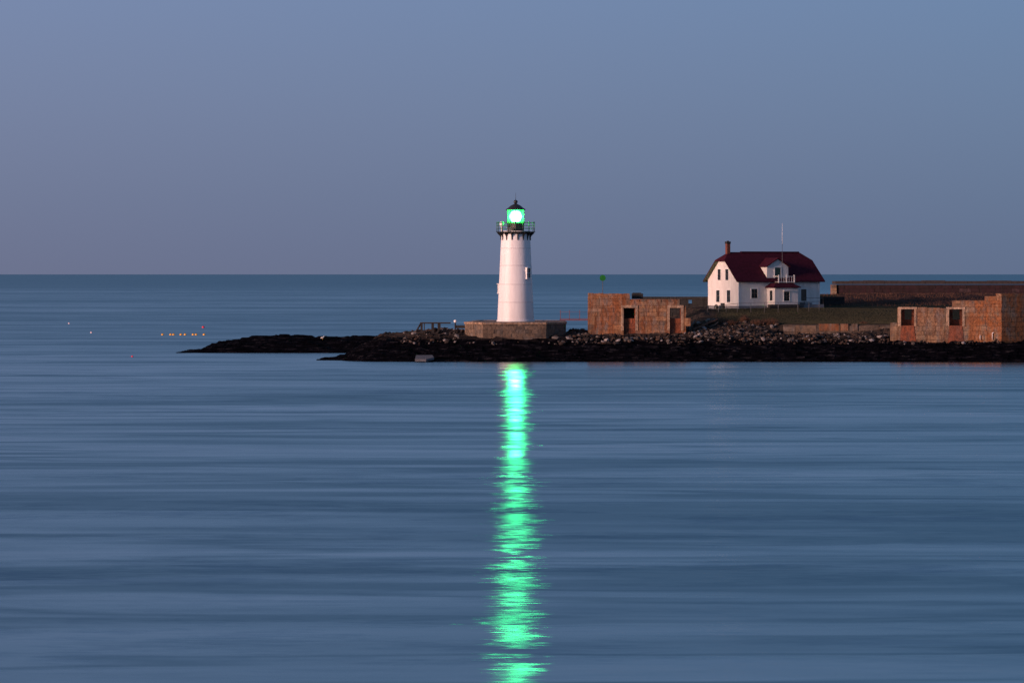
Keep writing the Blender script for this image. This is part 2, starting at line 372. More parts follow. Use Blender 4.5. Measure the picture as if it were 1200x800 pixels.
# ------------------------------------------------------------------ sea
WX, WY = .20, .60
def build_sea():
    m, nt, b = newmat('evening_sea')
    g = N(nt, 'ShaderNodeNewGeometry')
    def nz(sx, sy, detail, rough, off=0.0, lac=2.0):
        mp = N(nt, 'ShaderNodeMapping'); mp.inputs['Scale'].default_value = (1/sx, 1/sy, 1); mp.inputs['Location'].default_value = (off, off*.7, off)
        nt.links.new(g.outputs['Position'], mp.inputs[0])
        n = N(nt, 'ShaderNodeTexNoise'); n.inputs['Scale'].default_value = 1; n.inputs['Detail'].default_value = detail
        n.inputs['Roughness'].default_value = rough; n.inputs['Lacunarity'].default_value = lac
        nt.links.new(mp.outputs[0], n.inputs['Vector']); return n.outputs['Fac']
    slick = nz(420, 120, 7, .55, 3.3)                  # slicks and wind-ruffled lanes
    slick2 = nz(30, 6.5, 8, .6, 8.1)
    slick3 = nz(2600, 700, 4, .5, 2.2)
    slick4 = nz(240, 16, 4, .5, 4.7)
    sp = N(nt, 'ShaderNodeSeparateXYZ'); nt.links.new(g.outputs['Position'], sp.inputs[0])
    far = ramp(nt, math_(nt, 'MULTIPLY', sp.outputs['Y'], 1/10000), [(.2, (0, 0, 0)), (.42, (1, 1, 1))])   # rougher open water offshore
    s = math_(nt, 'ADD', math_(nt, 'ADD', math_(nt, 'MULTIPLY', slick, .34), math_(nt, 'MULTIPLY', slick2, .40)), math_(nt, 'MULTIPLY', slick3, .10))
    s = math_(nt, 'ADD', s, math_(nt, 'MULTIPLY', slick4, .16))
    s = math_(nt, 'SUBTRACT', s, math_(nt, 'MULTIPLY', far, .15))
    for wv in (nz(150, 26, 3, .5, 11.3), nz(60, 11, 3, .5, 17.9), nz(700, 160, 3, .5, 21.1)):      # thin dark fronts of low swell
        d = math_(nt, 'ABSOLUTE', math_(nt, 'SUBTRACT', wv, .5))
        s = math_(nt, 'SUBTRACT', s, ramp(nt, d, [(0, (.12,)*3), (.036, (0,)*3)]))
    def nzc(sx, sy, detail, rough, off):
        nz(sx, sy, detail, rough, off); return nt.nodes[-1].outputs['Color']
    def vm(op, a, b_=None):
        n = N(nt, 'ShaderNodeVectorMath', operation=op)
        for sk, v in ((n.inputs[0], a), (n.inputs[1], b_)):
            if v is None: continue
            if isinstance(v, tuple): sk.default_value = v
            else: nt.links.new(v, sk)
        return n.outputs[0]
    # wave facets: the slope itself is the noise (steeper along the wind, y, than across it)
    w1 = vm('MULTIPLY', vm('SUBTRACT', nzc(9, 4.5, 9, .66, 1.3), (.5, .5, .5)), (WX*.7, WY, 0))
    w2 = vm('MULTIPLY', vm('SUBTRACT', nzc(1.4, .5, 4, .7, 4.9), (.5, .5, .5)), (WX*1.4, WY*.6, 0))
    cat = nz(130, 15, 5, .6, 31.7)                     # cat's paws: patches of steeper and flatter water
    k = ramp(nt, cat, [(.38, (.25,)*3), (.48, (.8,)*3), (.60, (2.0,)*3)])
    nrm = vm('NORMALIZE', vm('ADD', vm('MULTIPLY', vm('ADD', w1, w2), k), (0, 0, 1)))
    gl = N(nt, 'ShaderNodeBsdfAnisotropic'); gl.distribution = 'BECKMANN'; gl.inputs['Anisotropy'].default_value = .60
    nt.links.new(ramp(nt, s, [(.34, (.50, .62, .66)), (.49, (.69, .79, .82)), (.62, (.84, .88, .91))]), gl.inputs['Color'])
    nt.links.new(ramp(nt, s, [(.42, (.29,)*3), (.50, (.26,)*3), (.56, (.23,)*3)]), gl.inputs['Roughness'])
    nt.links.new(nrm, gl.inputs['Normal'])
    tg = N(nt, 'ShaderNodeCombineXYZ'); tg.inputs[0].default_value = 1; nt.links.new(tg.outputs[0], gl.inputs['Tangent'])   # waves run in along y
    df = N(nt, 'ShaderNodeBsdfDiffuse'); nt.links.new(ramp(nt, s, [(.38, (.024, .072, .094)), (.58, (.038, .096, .126))]), df.inputs['Color'])
    mx = N(nt, 'ShaderNodeMixShader'); nt.links.new(ramp(nt, s, [(.34, (.73,)*3), (.50, (.79,)*3), (.62, (.85,)*3)]), mx.inputs[0])
    nt.links.new(df.outputs[0], mx.inputs[1]); nt.links.new(gl.outputs[0], mx.inputs[2])
    nt.links.new(mx.outputs[0], nt.nodes['Material Output'].inputs['Surface'])
    S = 90000
    me = bpy.data.meshes.new('sea'); vs = []; fs = []
    ys = [-3000, 0, 60, 120, 250, 500, 1000, 3000, 10000, 30000, S]; xs = [-40000, -10000, -2500, -600, -150, 0, 150, 600, 2500, 10000, 40000]
    for y in ys:
        for x in xs: vs.append((x, y, 0))
    n = len(xs)
    for j in range(len(ys)-1):
        for i in range(n-1): a = j*n+i; fs.append((a, a+1, a+n+1, a+n))
    me.from_pydata(vs, [], fs); me.materials.append(m)
    o = bpy.data.objects.new('water', me); COL.objects.link(o)
    tag(o, 'calm blue evening sea with smooth long streaks', None, None, 'structure')
build_sea()

# ------------------------------------------------------------------ block walls
def blocks(mb, L, z0, top, y0, y1, holes=(), ch=.62, bl=(1.0, 1.9), jit=.05, base=None, broken=.0):
    """courses of blocks; top(x) gives the wall top; holes = (x0,x1,z0,z1)"""
    zs = [z0]; zmax = max(top(x*L/40) for x in range(41))
    while zs[-1] < zmax-.2: zs.append(min(zs[-1]+ch*random.uniform(.85, 1.15), zmax))
    marks = sorted({z for h in holes for z in (h[2], h[3])} | {round(top(x*L/40), 3) for x in range(41)})
    for mk in marks:                                  # courses line up with openings and steps
        if z0 < mk < zmax:
            k = min(range(1, len(zs)), key=lambda i: abs(zs[i]-mk)); zs[k] = mk
    zs = sorted(set(zs))
    for a, b in zip(zs, zs[1:]):
        if b-a < .02: continue
        mid = (a+b)/2; iv = []; x = 0; step = L/200; st = None
        for i in range(201):
            ok = top(min(i*step, L-.001)) >= mid
            if ok and st is None: st = i*step
            if (not ok) and st is not None: iv.append((st, i*step)); st = None
        if st is not None: iv.append((st, L))
        for h in holes:
            if h[2] < mid < h[3]:
                niv = []
                for p, q in iv:
                    if h[1] <= p or h[0] >= q: niv.append((p, q)); continue
                    if h[0] > p: niv.append((p, h[0]))
                    if h[1] < q: niv.append((h[1], q))
                iv = niv
        for p, q in iv:
            if q-p < .05: continue
            mb.box(p+.03, q-.03, y0+.06, y1-.06, a, b-broken*1.2 if b-a > broken*1.2+.05 and abs(b-max(top(p+.01), top(q-.01))) < .05 else b, .01)
            x = p
            while x < q-.01:
                w = random.uniform(*bl)
                if q-x-w < .45: w = q-x
                g = .022
                dz = random.uniform(0, broken) if (broken and top(min(L-.01, x+w/2))-b < .05) else 0   # chipped, uneven top course
                mb.box(x+g, x+w-g, y0-random.uniform(0, jit), y1+random.uniform(0, jit), a+g, max(a+.1, b-g-dz), random.random())
                x += w

# left fort wall --------------------------------------------------
Yw = 512.0; s = Yw/F
def fort_left():
    x0 = X_(689, Yw); L = (804-689)*s; zb = 3.0
    t = thing('fort_wall', 'rust stained granite fort wall with two framed openings right of the lighthouse', 'wall', (x0, Yw, zb), 0)
    def top(x):
        px = 689+x/s; return Z_(345, Yw)-zb if px < 738 else (Z_(350.5, Yw)-zb if px < 796 else Z_(358, Yw)-zb)
    op = []
    for a, b in ((731, 744.5), (785, 798)):
        op.append(((a-689)*s, (b-689)*s, .3, Z_(361, Yw)-zb))
    f = MB(); blocks(f, L, 0, top, 0, .5, op, broken=.45); f.build('wall_face', 'granite', t)
    inner = [(h[0]+.12, h[1]-.12, Z_(373, Yw)-zb, Z_(361.5, Yw)-zb) for h in op]
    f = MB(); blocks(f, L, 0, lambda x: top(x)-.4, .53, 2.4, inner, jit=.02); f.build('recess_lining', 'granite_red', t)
    f = MB(); h = op[0]; blocks(f, 3.4, 0, lambda x: top(6)-.6, 3.2, 3.9, ch=.6); f.v = [(v[0]+h[0]-.9, v[1], v[2]) for v in f.v]; f.build('dark_backing', 'granite_dark', t)  # dark backing added so the first opening looks shaded inside
    for h in op:
        f = MB(); w = .38; zt = h[3]
        f.box(h[0]-w, h[0]-.02, -.10, .4, 1.0, zt+.02, .8); f.box(h[1]+.02, h[1]+w, -.10, .5, 1.0, zt+.02, .3)
        f.box(h[0]-w, h[1]+w, -.12, .5, zt+.03, zt+.4, .6)
        f.build('opening_frame', 'granite_pale', t, bevel=.02)
    f = MB()
    for i in range(8):                               # broken course of coping blocks on the high part
        a = (689+i*6.1)*s-689*s; f.box(a+.01, a+6.1*s-.01, -.05, .58, top(0)-.38, top(0)+.1+.1*random.random(), random.random())
    f.build('coping', 'granite', t)
    return t
fort_left()
b = MB(); b.box(0, 1.55, 0, 1.2, 0, .75, .2); b.box(.1, 1.3, .1, 1, .754, .86, .3)
tag(b.build('stone_block', 'granite_dark', loc=(X_(740.5, 513.5), 513.45, Z_(350.5, Yw)+.02), bevel=.03), 'black stone block sitting on the step of the fort wall', 'stone block')
b = MB(); b.box(0, .8, 0, 1.2, 0, 1.1, .8)
tag(b.build('stone_block', 'granite', loc=(X_(802.5, 511.2), 510.9, Z_(382, 511.2)), bevel=.03), 'orange granite block at the right end of the windowed fort wall', 'stone block')

# right fort wall -------------------------------------------------
def fort_right():
    Yr = 507.0; s = Yr/F; x0 = X_(1043, Yr); L = (1170-1043)*s; zb = 1.6; rz = -.10
    L = L/math.cos(rz)*1.012
    t = thing('fort_wall', 'orange stepped granite fort wall with a shaded side at the right edge', 'wall', (x0, Yr, zb), rz)
    zt = lambda py: Z_(py, 506)-zb
    def top(x):
        px = 1043+x/s
        return zt(378) if px < 1051 else zt(359.5) if px < 1115 else zt(352) if px < 1153 else zt(345)
    op = []
    for a, b_ in ((1056, 1071), (1112, 1127)): op.append(((a-1043)*s, (b_-1043)*s, .5, zt(362.5)))
    f = MB(); blocks(f, L, 0, top, 0, 1.35, op, broken=.4); f.build('wall_face', 'granite_rust', t)
    inner = [(h[0]+.5, h[1]-.35, zt(374.5), zt(363)) for h in op]
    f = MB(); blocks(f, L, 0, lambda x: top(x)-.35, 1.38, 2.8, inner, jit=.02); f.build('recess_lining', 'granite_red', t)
    for h in op:
        f = MB(); w = .42; z1 = h[3]
        f.box(h[0]-w, h[0]-.02, -.11, .5, z1-2.3, z1+.02, .9); f.box(h[1]+.02, h[1]+w*.8, -.11, .5, z1-2.3, z1+.02, .5)
        f.box(h[0]-w, h[1]+w, -.13, .5, z1+.03, z1+.32, .8); f.build('opening_frame', 'granite_pale', t, bevel=.02)
        f = MB()                                     # raking sill that widens downwards
        f.add([(h[0]-.25, -.09, .5), (h[1]+.3, -.09, .5), (h[1], -.07, z1-2.2), (h[0], -.07, z1-2.2),
               (h[0]-.25, .9, .5), (h[1]+.3, .9, .5), (h[1], 1.2, z1-2.2), (h[0], 1.2, z1-2.2)],
              [(0,1,2,3),(7,6,5,4),(0,3,7,4),(1,5,6,2),(3,2,6,7),(4,5,1,0)], .4)
        f.build('raking_sill', 'granite_red', t)
    # side that turns away to the right, with its own courses
    ang = R(36); Ls = 34
    f = MB(); zs = top(L-.01)
    blocks(f, Ls, -.3, lambda x: zs+.12, 0, 1.2, ch=.66, bl=(1.2, 2.2), jit=.04)
    mt = Matrix.Translation((L, -.06, 0)) @ Matrix.Rotation(ang, 4, 'Z')
    f.v = [tuple(mt @ Vector(v)) for v in f.v]
    f.build('side_wall', 'granite_rust', t)
    for px, h1, k in ((1146.5, .62, 0), (1160.5, .95, 1)):
        p = MB(); xx = (px-1043)*s*1.012
        p.sweep([(xx, -.16, 1.25), (xx, -.16, 1.25+h1)], .045)
        if k: p.sweep([(xx, -.16, 1.25+h1), (xx+.25, -.16, 1.28+h1)], .04)
        p.build('white_pipe', 'white', t)
fort_right()

# dark wall behind the house -------------------------------------
def rear_wall():
    Y = 562.0; s = Y/F; x0 = X_(750, Y); L = (990-750)*s; zb = 4.6
    t = thing('rear_wall', 'long dark stone wall running behind the white house', 'wall', (x0, Y, zb))
    f = MB(); blocks(f, L, 0, lambda x: Z_(348.5, Y)-zb+(.12 if int(x/6) % 2 else 0), 0, 1.0, [((807-750)*s, (811-750)*s, Z_(357, Y)-zb, Z_(351.5, Y)-zb)], ch=.7)
    f.build('wall_face', 'granite_dark', t)
rear_wall()

# brick rampart at far right -------------------------------------
def rampart():
    Y = 602.0; s = Y/F; x0 = X_(981, Y); zb = 6.5; L = 60
    t = thing('rampart', 'long maroon brick rampart with brown capping beyond the lawn', 'rampart', (x0, Y, zb), 0)
    f = MB(); blocks(f, L, 0, lambda x: Z_(333, Y)-zb, 0, 6, ch=.55, bl=(.9, 2.2), jit=.06); f.build('brick_face', 'brick_maroon', t)
    f = MB()
    x = -.3
    while x < L:
        w = random.uniform(1.5, 4); f.box(x, x+w-.03, -.25, 6.1, Z_(333, Y)-zb+.003, Z_(329, Y)-zb+random.uniform(-.06, .06), random.random()); x += w
    f.build('capping', 'cap', t)
    f = MB(); blocks(f, .75, 0, lambda x: Z_(333.5, Y)-zb, -.3, 3, ch=.5, bl=(.7, .8)); f.v = [(v[0]-.85, v[1], v[2]) for v in f.v]
    f.build('sunlit_end', 'granite_rust', t)  # sunlit end of the rampart, its brightness put into a paler orange stone
rampart()

# low granite seawall below the lawn ------------------------------
def seawall():
    Y = 515.4; s = Y/F; x0 = X_(918, Y); L = (1050-918)*s; zb = 3.1
    t = thing('seawall', 'low broken seawall of pinkish granite blocks below the lawn', 'wall', (x0, Y, zb))
    def top(x):
        px = 918+x/s
        return 1.55 if px < 960 else 1.75 if px < 994 else 1.3 if px < 998 else 1.75 if px < 1005 else 1.45 if px < 1022 else 1.6 if px < 1032 else 1.2
    f = MB(); blocks(f, L, 0, top, 0, 1.1, ch=.75, bl=(1.2, 3.2), jit=.16, broken=.3); f.build('wall_face', 'foundation', t)
    for a, b_ in ((960, 983), (985, 994), (1000, 1005)):
        f = MB(); f.box((a-918)*s, (b_-918)*s, -.16, .9, .8, 1.78, random.random()); f.build('capstone', 'granite', t, bevel=.03)
seawall()

# ------------------------------------------------------------------ lighthouse
YT = 520.0; sT = YT/F; XT = X_(604.3, YT)
ZB = Z_(376, YT)
def tower_platform():
    # round-cornered granite foundation below the tower
    pts = [(545, 512), (566, 506.5), (640, 507.5), (663, 513), (661, 530), (560, 532)]
    P = [Vector((X_(a, y), y)) for a, y in pts]
    c = Vector((XT, YT)); zb = 2.7
    t = thing('stone_platform', 'wide granite foundation under the white lighthouse', 'platform', (XT, YT, zb))
    f = MB(); cap = MB()
    for i in range(len(P)):
        a, b_ = P[i], P[(i+1) % len(P)]; d = b_-a; L = d.length; ang = math.atan2(d.y, d.x)
        mt = Matrix.Translation((a.x-c.x, a.y-c.y, 0)) @ Matrix.Rotation(ang, 4, 'Z')
        w = MB(); blocks(w, L, 0, lambda x: Z_(378.6, YT)-zb, 0, .9, ch=.5, bl=(.7, 1.6), jit=.06)
        w.v = [tuple(mt @ Vector(v)) for v in w.v]; f.add(w.v, w.f); f.t[-len(w.t):] = w.t
        x = 0
        while x < L-.01:
            q = random.uniform(1.1, 2.2); q = L-x if L-x-q < .6 else q
            cap.box(x+.01, x+q-.01, -.16, .8, Z_(378.6, YT)-zb+.004, Z_(376.2, YT)-zb, random.random(), mt); x += q
    f.build('foundation_wall', 'foundation', t); cap.build('coping', 'granite_pale', t, bevel=.02)
    top = MB(); top.prism([(p.x-c.x, p.y-c.y, .1) for p in P], (0,0,0), (0,0, Z_(376.2, YT)-zb-.14)); top.build('deck', 'foundation', t)
tower_platform()

def lighthouse():
    t = thing('lighthouse', 'white round lighthouse with black gallery and glowing green light', 'lighthouse', (XT, YT, ZB))
    RB, RT, HT = 2.57, 2.03, Z_(277, YT)-ZB
    rad = lambda z: RB+(RT-RB)*z/HT
    prof = [(RB+.10, -.12), (RB+.10, .12), (rad(.16), .16)]
    seams = [Z_(y, YT)-ZB for y in (354, 333, 311, 291)]
    z = .3
    for s_ in seams:
        prof += [(rad(s_-.3), s_-.3), (rad(s_-.05), s_-.05), (rad(s_)+.016, s_-.04), (rad(s_)+.016, s_+.04), (rad(s_+.05), s_+.05), (rad(s_+.3), s_+.3)]
    prof += [(RT, HT), (RT, HT+.75)]
    b = MB(); b.lathe(prof, 72); tw = b.build('tower', 'tower_white', t); tw.data.set_sharp_from_angle(angle=R(8))
    zd = Z_(271.5, YT)-ZB; GR = 2.72
    b = MB(); b.lathe([(RT+.02, zd-.35), (RT+.12, zd-.3), (RT+.16, zd-.14), (GR, zd-.10), (GR+.04, zd-.06), (GR+.04, zd), (1.0, zd+.02)], 48)
    b.build('gallery_deck', 'black_iron', t)
    for i in range(16):
        a = 2*math.pi*(i+.35)/16; ca, sa = math.cos(a), math.sin(a); b = MB()
        rt = RT-.02; w = .07
        poly = [(rt, zd-1.05), (rt+.10, zd-1.0), (rt+.2, zd-.62), (GR-.1, zd-.22), (GR-.1, zd-.1), (rt, zd-.1)]
        pts = [(r*ca+w*sa, r*sa-w*ca, z_) for r, z_ in poly]
        b.prism(pts, (0,0,0), (-2*w*sa, 2*w*ca, 0))
        b.sweep([(( rt+.1)*ca, (rt+.1)*sa, zd-1.22), ((rt+.1)*ca, (rt+.1)*sa, zd-.98)], [.02, .1])
        b.build('bracket', 'black_iron', t)
    b = MB(); n = 16
    for i in range(n):
        a = 2*math.pi*i/n; x, y = (GR-.08)*math.cos(a), (GR-.08)*math.sin(a)
        b.sweep([(x, y, zd), (x, y, zd+1.28)], .045, 6); b.lathe([(.02, zd+1.25), (.085, zd+1.31), (.02, zd+1.4)], 8, (x, y))
    for h, r in ((1.25, .04), (.85, .028), (.45, .028)):
        pts = [((GR-.08)*math.cos(2*math.pi*i/48), (GR-.08)*math.sin(2*math.pi*i/48), zd+h) for i in range(49)]
        b.sweep(pts, r, 6)
    b.build('gallery_railing', 'rail_green_spill', t)
    # parapet wall of the lantern room
    LR = 1.22; z0 = zd+.02; zg0 = Z_(261.5, YT)-ZB; zg1 = Z_(246, YT)-ZB
    b = MB(); b.lathe([(LR+.05, z0), (LR+.05, z0+.08), (LR, z0+.1), (LR, zg0-.08), (LR+.07, zg0-.06), (LR+.07, zg0), (LR-.15, zg0)], 10, smooth=False, a0=math.pi/10)
    b.build('lantern_parapet', 'black_iron', t)
    fr = MB()
    for i in range(10):
        a = 2*math.pi*(i+.5)/10; fr.sweep([(LR*math.cos(a), LR*math.sin(a), zg0), (LR*math.cos(a), LR*math.sin(a), zg1)], .035, 6)
    lf = fr.build('lantern_frame', 'black_iron', t)
    gm, nt, bs = newmat('lantern_glass')
    tr = N(nt, 'ShaderNodeBsdfTransparent'); tl = N(nt, 'ShaderNodeBsdfTranslucent'); gl = N(nt, 'ShaderNodeBsdfGlossy'); gl.inputs['Roughness'].default_value = .05
    tl.inputs[0].default_value = (.25, .75, .35, 1); tr.inputs[0].default_value = (.95, .97, .96, 1)
    m1 = N(nt, 'ShaderNodeMixShader'); m1.inputs[0].default_value = .2; nt.links.new(tr.outputs[0], m1.inputs[1]); nt.links.new(tl.outputs[0], m1.inputs[2])
    m2 = N(nt, 'ShaderNodeMixShader'); m2.inputs[0].default_value = .06; nt.links.new(m1.outputs[0], m2.inputs[1]); nt.links.new(gl.outputs[0], m2.inputs[2])
    nt.links.new(m2.outputs[0], nt.nodes['Material Output'].inputs['Surface'])
    for i in range(10):
        a0, a1 = 2*math.pi*(i-.5)/10+.03, 2*math.pi*(i+.5)/10-.03; q = MB(); r0 = LR-.01
        pts = [(r0*math.cos(a0), r0*math.sin(a0), zg0), (r0*math.cos(a1), r0*math.sin(a1), zg0), (r0*math.cos(a1), r0*math.sin(a1), zg1), (r0*math.cos(a0), r0*math.sin(a0), zg1)]
        q.add(pts, [(0,1,2,3)]); q.build('pane', gm, lf)
    b = MB(); b.lathe([(LR-.1, zg1-.02), (LR+.16, zg1), (LR+.17, zg1+.08), (LR*.86, zg1+.3), (LR*.55, zg1+.62), (.25, zg1+.82), (.16, zg1+.9)], 20)
    rf = b.build('lantern_roof', 'black_iron', t)
    zv = zg1+.9
    b = MB(); b.lathe([(.12, zv), (.24, zv+.08), (.3, zv+.24), (.24, zv+.4), (.08, zv+.5)], 16); b.build('ventilator_ball', 'black_iron', rf)
    b = MB(); b.sweep([(0, 0, zv+.48), (0, 0, zv+1.5)], [.03, .012], 6); b.build('lightning_rod', 'black_iron', rf)
    # the lamp
    em, nt, bs = newmat('green_lens')
    e = N(nt, 'ShaderNodeEmission'); e.inputs[0].default_value = (.035, 1, .16, 1); e.inputs[1].default_value = 75
    nt.links.new(e.outputs[0], nt.nodes['Material Output'].inputs['Surface'])
    zl = (zg0+zg1)/2
    b = MB(); b.lathe([(.3, zl-.78), (.62, zl-.6), (.80, zl-.3), (.86, zl), (.80, zl+.3), (.62, zl+.6), (.3, zl+.78)], 28); b.build('green_lens', em, t)
    b = MB(); b.lathe([(.3, zd+.05), (.3, zl-.8), (.4, zl-.77)], 16); b.build('lens_pedestal', 'black_iron', t)
    # windows
    for az, zc, hh, ww in ((50, Z_(320, YT)-ZB, .68, .34), (-86, Z_(338, YT)-ZB, .6, .34)):
        a = R(az-90); r = rad(zc); 
        mt = Matrix.Rotation(a+math.pi/2, 4, 'Z')
        q = MB(); y0 = -r-.16
        q.box(-ww-.12, -ww, y0, -r+.3, zc-hh, zc+hh, .5, mt); q.box(ww, ww+.12, y0, -r+.3, zc-hh, zc+hh, .5, mt)
        q.box(-ww-.18, ww+.18, y0-.1, -r+.3, zc+hh, zc+hh+.12, .5, mt); q.box(-ww-.18, ww+.18, y0-.08, -r+.3, zc-hh-.12, zc-hh, .5, mt)
        w = q.build('window', 'trim', t)
        q = MB(); q.box(-ww, ww, -r-.06, -r+.2, zc-hh, zc+hh, .5, mt); q.build('pane', 'dark_glass', w)
        q = MB(); q.box(-.025, .025, -r-.1, -r-.06, zc-hh, zc+hh, .5, mt); q.box(-ww, ww, -r-.1, -r-.06, zc-.025, zc+.025, .5, mt); q.build('glazing_bar', 'trim', w)
    # small white instrument on the left of the gallery and a camera box on the right
    q = MB(); q.lathe([(.12, zd+.02), (.12, zd+.7), (.28, zd+.75), (.3, zd+1.25), (.12, zd+1.42)], 14, (-1.95, -1.1)); q.build('fog_signal', 'white', t)
    q = MB(); q.box(-1.2, -.7, -2.0, -1.7, zd+.02, zd+.55); q.build('gallery_box', 'grey_paint', t)
    # the beam: the one lit lamp of the place, a seaward sector
    l = bpy.data.lights.new('lighthouse_beam', 'SPOT'); l.color = (.045, 1, .28); l.energy = BEAM
    l.spot_size = R(34); l.spot_blend = 1; l.shadow_soft_size = .12
    o = bpy.data.objects.new('lighthouse_beam', l); COL.objects.link(o); o.parent = t; o.location = (.0, -1.0, zl)
    d = Vector((0-XT, 0-YT, 0)).normalized(); d.z = -.04
    o.rotation_euler = d.to_track_quat('-Z', 'Y').to_euler()
BEAM = 6.2e4
lighthouse()

# small things by the tower ---------------------------------------
def footbridge():
    Y = 514.0; t = thing('footbridge', 'thin red footbridge with posts between lighthouse platform and fort wall', 'footbridge', (X_(656, Y), Y, Z_(375.5, Y)))
    L = X_(689, Y)-X_(656, Y)
    b = MB(); b.box(0, L, 0, .8, 0, .12); b.box(0, L, .02, .1, .2, .28); b.build('deck', 'red_rail', t)
    for px in (656.5, 667, 679):
        b = MB(); x = X_(px, Y)-X_(656, Y); b.box(x, x+.07, .02, .09, .1, 1.45); b.build('post', 'red_rail', t)
    b = MB(); b.sweep([(0, .05, 1.2), (L, .05, 1.2)], .018, 6); b.build('handrail', 'red_rail', t)
footbridge()
def timber_frame():
    Y = 513.0; t = thing('timber_frame', 'low black timber frame on the rocks left of the lighthouse', 'timber frame', (X_(488, Y), Y, Z_(386, Y)))
    L = X_(528, Y)-X_(488, Y)
    b = MB(); b.box(.5, L, 0, .9, .82, 1.0); b.build('top_beam', 'black_wood', t)
    for px, w in ((494, .3), (497.2, .12), (507, .36), (514.5, .42)):
        b = MB(); x = X_(px, Y)-X_(488, Y); b.box(x-w/2, x+w/2, .1, .5, -.5, .82); b.build('post', 'black_wood', t)
    b = MB(); b.sweep([(-.05, .3, -.3), (.6, .3, .85)], .13, 6); b.build('brace', 'black_wood', t)
timber_frame()
def globe():
    Y = 512.0; x = X_(533.5, Y); zg = gz(x, Y); zt = Z_(376.5, Y)
    t = thing('marker_post', 'small white ball on a stubby dark post left of lighthouse platform', 'marker', (x, Y, zg-.2))
    b = MB(); b.sweep([(0,0,0), (0,0,zt-zg)], .09, 8); b.box(-.1, 1.3, 0, .8, zt-zg-.75, zt-zg-.35); b.build('post', 'black_wood', t)
    b = MB(); b.lathe([(.04, zt-zg), (.17, zt-zg+.08), (.22, zt-zg+.22), (.17, zt-zg+.36), (.04, zt-zg+.44)], 14); b.build('ball', 'white', t)
globe()
b = MB()
Y = 499.6
b.add([(X_(487, Y), Y-2.6, .42), (X_(500, Y), Y-2.7, .40), (X_(509, Y), Y-1.6, .62), (X_(507, Y), Y-.2, .92), (X_(487.6, Y), Y-.3, .90),
       (X_(487, Y), Y-2.6, .1), (X_(500, Y), Y-2.7, .1), (X_(509, Y), Y-1.6, .3), (X_(507, Y), Y-.2, .5), (X_(487.6, Y), Y-.3, .5)],
      [(0,1,2,3,4), (9,8,7,6,5), (0,5,6,1), (1,6,7,2), (2,7,8,3), (3,8,9,4), (4,9,5,0)])
tag(b.build('stone_slab', 'concrete', bevel=.03), 'pale grey tilted slab at the waterline left of the green reflection', 'slab')
def gull(px, Y):
    x = X_(px, Y); z = max(gz(x+dx*.1, Y+dy*.1) for dx in (-2, 0, 2) for dy in (-2, 0, 2))
    b = MB()
    b.sweep([(-.34, 0, .24), (-.22, 0, .27), (-.05, 0, .30), (.1, 0, .34), (.19, 0, .44), (.22, 0, .52), (.30, 0, .53), (.37, 0, .50)], [.015, .07, .13, .125, .07, .06, .045, .008], 10)
    o = b.build('gull', 'feather', loc=(x, Y, z), rz=.4)
    l = MB(); l.sweep([(0, .04, 0), (0, .04, .22)], .012, 5); l.sweep([(0, -.04, 0), (0, -.04, .22)], .012, 5); l.build('leg', 'yellow', o)
    tag(o, 'white gull standing alone on the dark rocky spit', 'bird')
gull(378, 561)
def daymark():
    Y = 513.0; x = X_(706.3, Y); z0 = Z_(346, Y)
    t = thing('daymark', 'round green marker on a thin pole above the fort wall', 'marker', (x, Y, z0-.15))
    b = MB(); b.sweep([(0, 0, 0), (0, 0, 2.3)], .035, 6); b.build('pole', 'weathered', t)
    b = MB(); n = 24; vs = []
    for y in (-.04, .04):
        for i in range(n): vs.append((.42*math.cos(2*math.pi*i/n), y-.05, 2.55+.42*math.sin(2*math.pi*i/n)))
    b.add(vs, [tuple(range(n)), tuple(range(2*n-1, n-1, -1))]+[(i, i+n, (i+1)%n+n, (i+1)%n) for i in range(n)]); b.build('disc', 'daymark', t)
daymark()

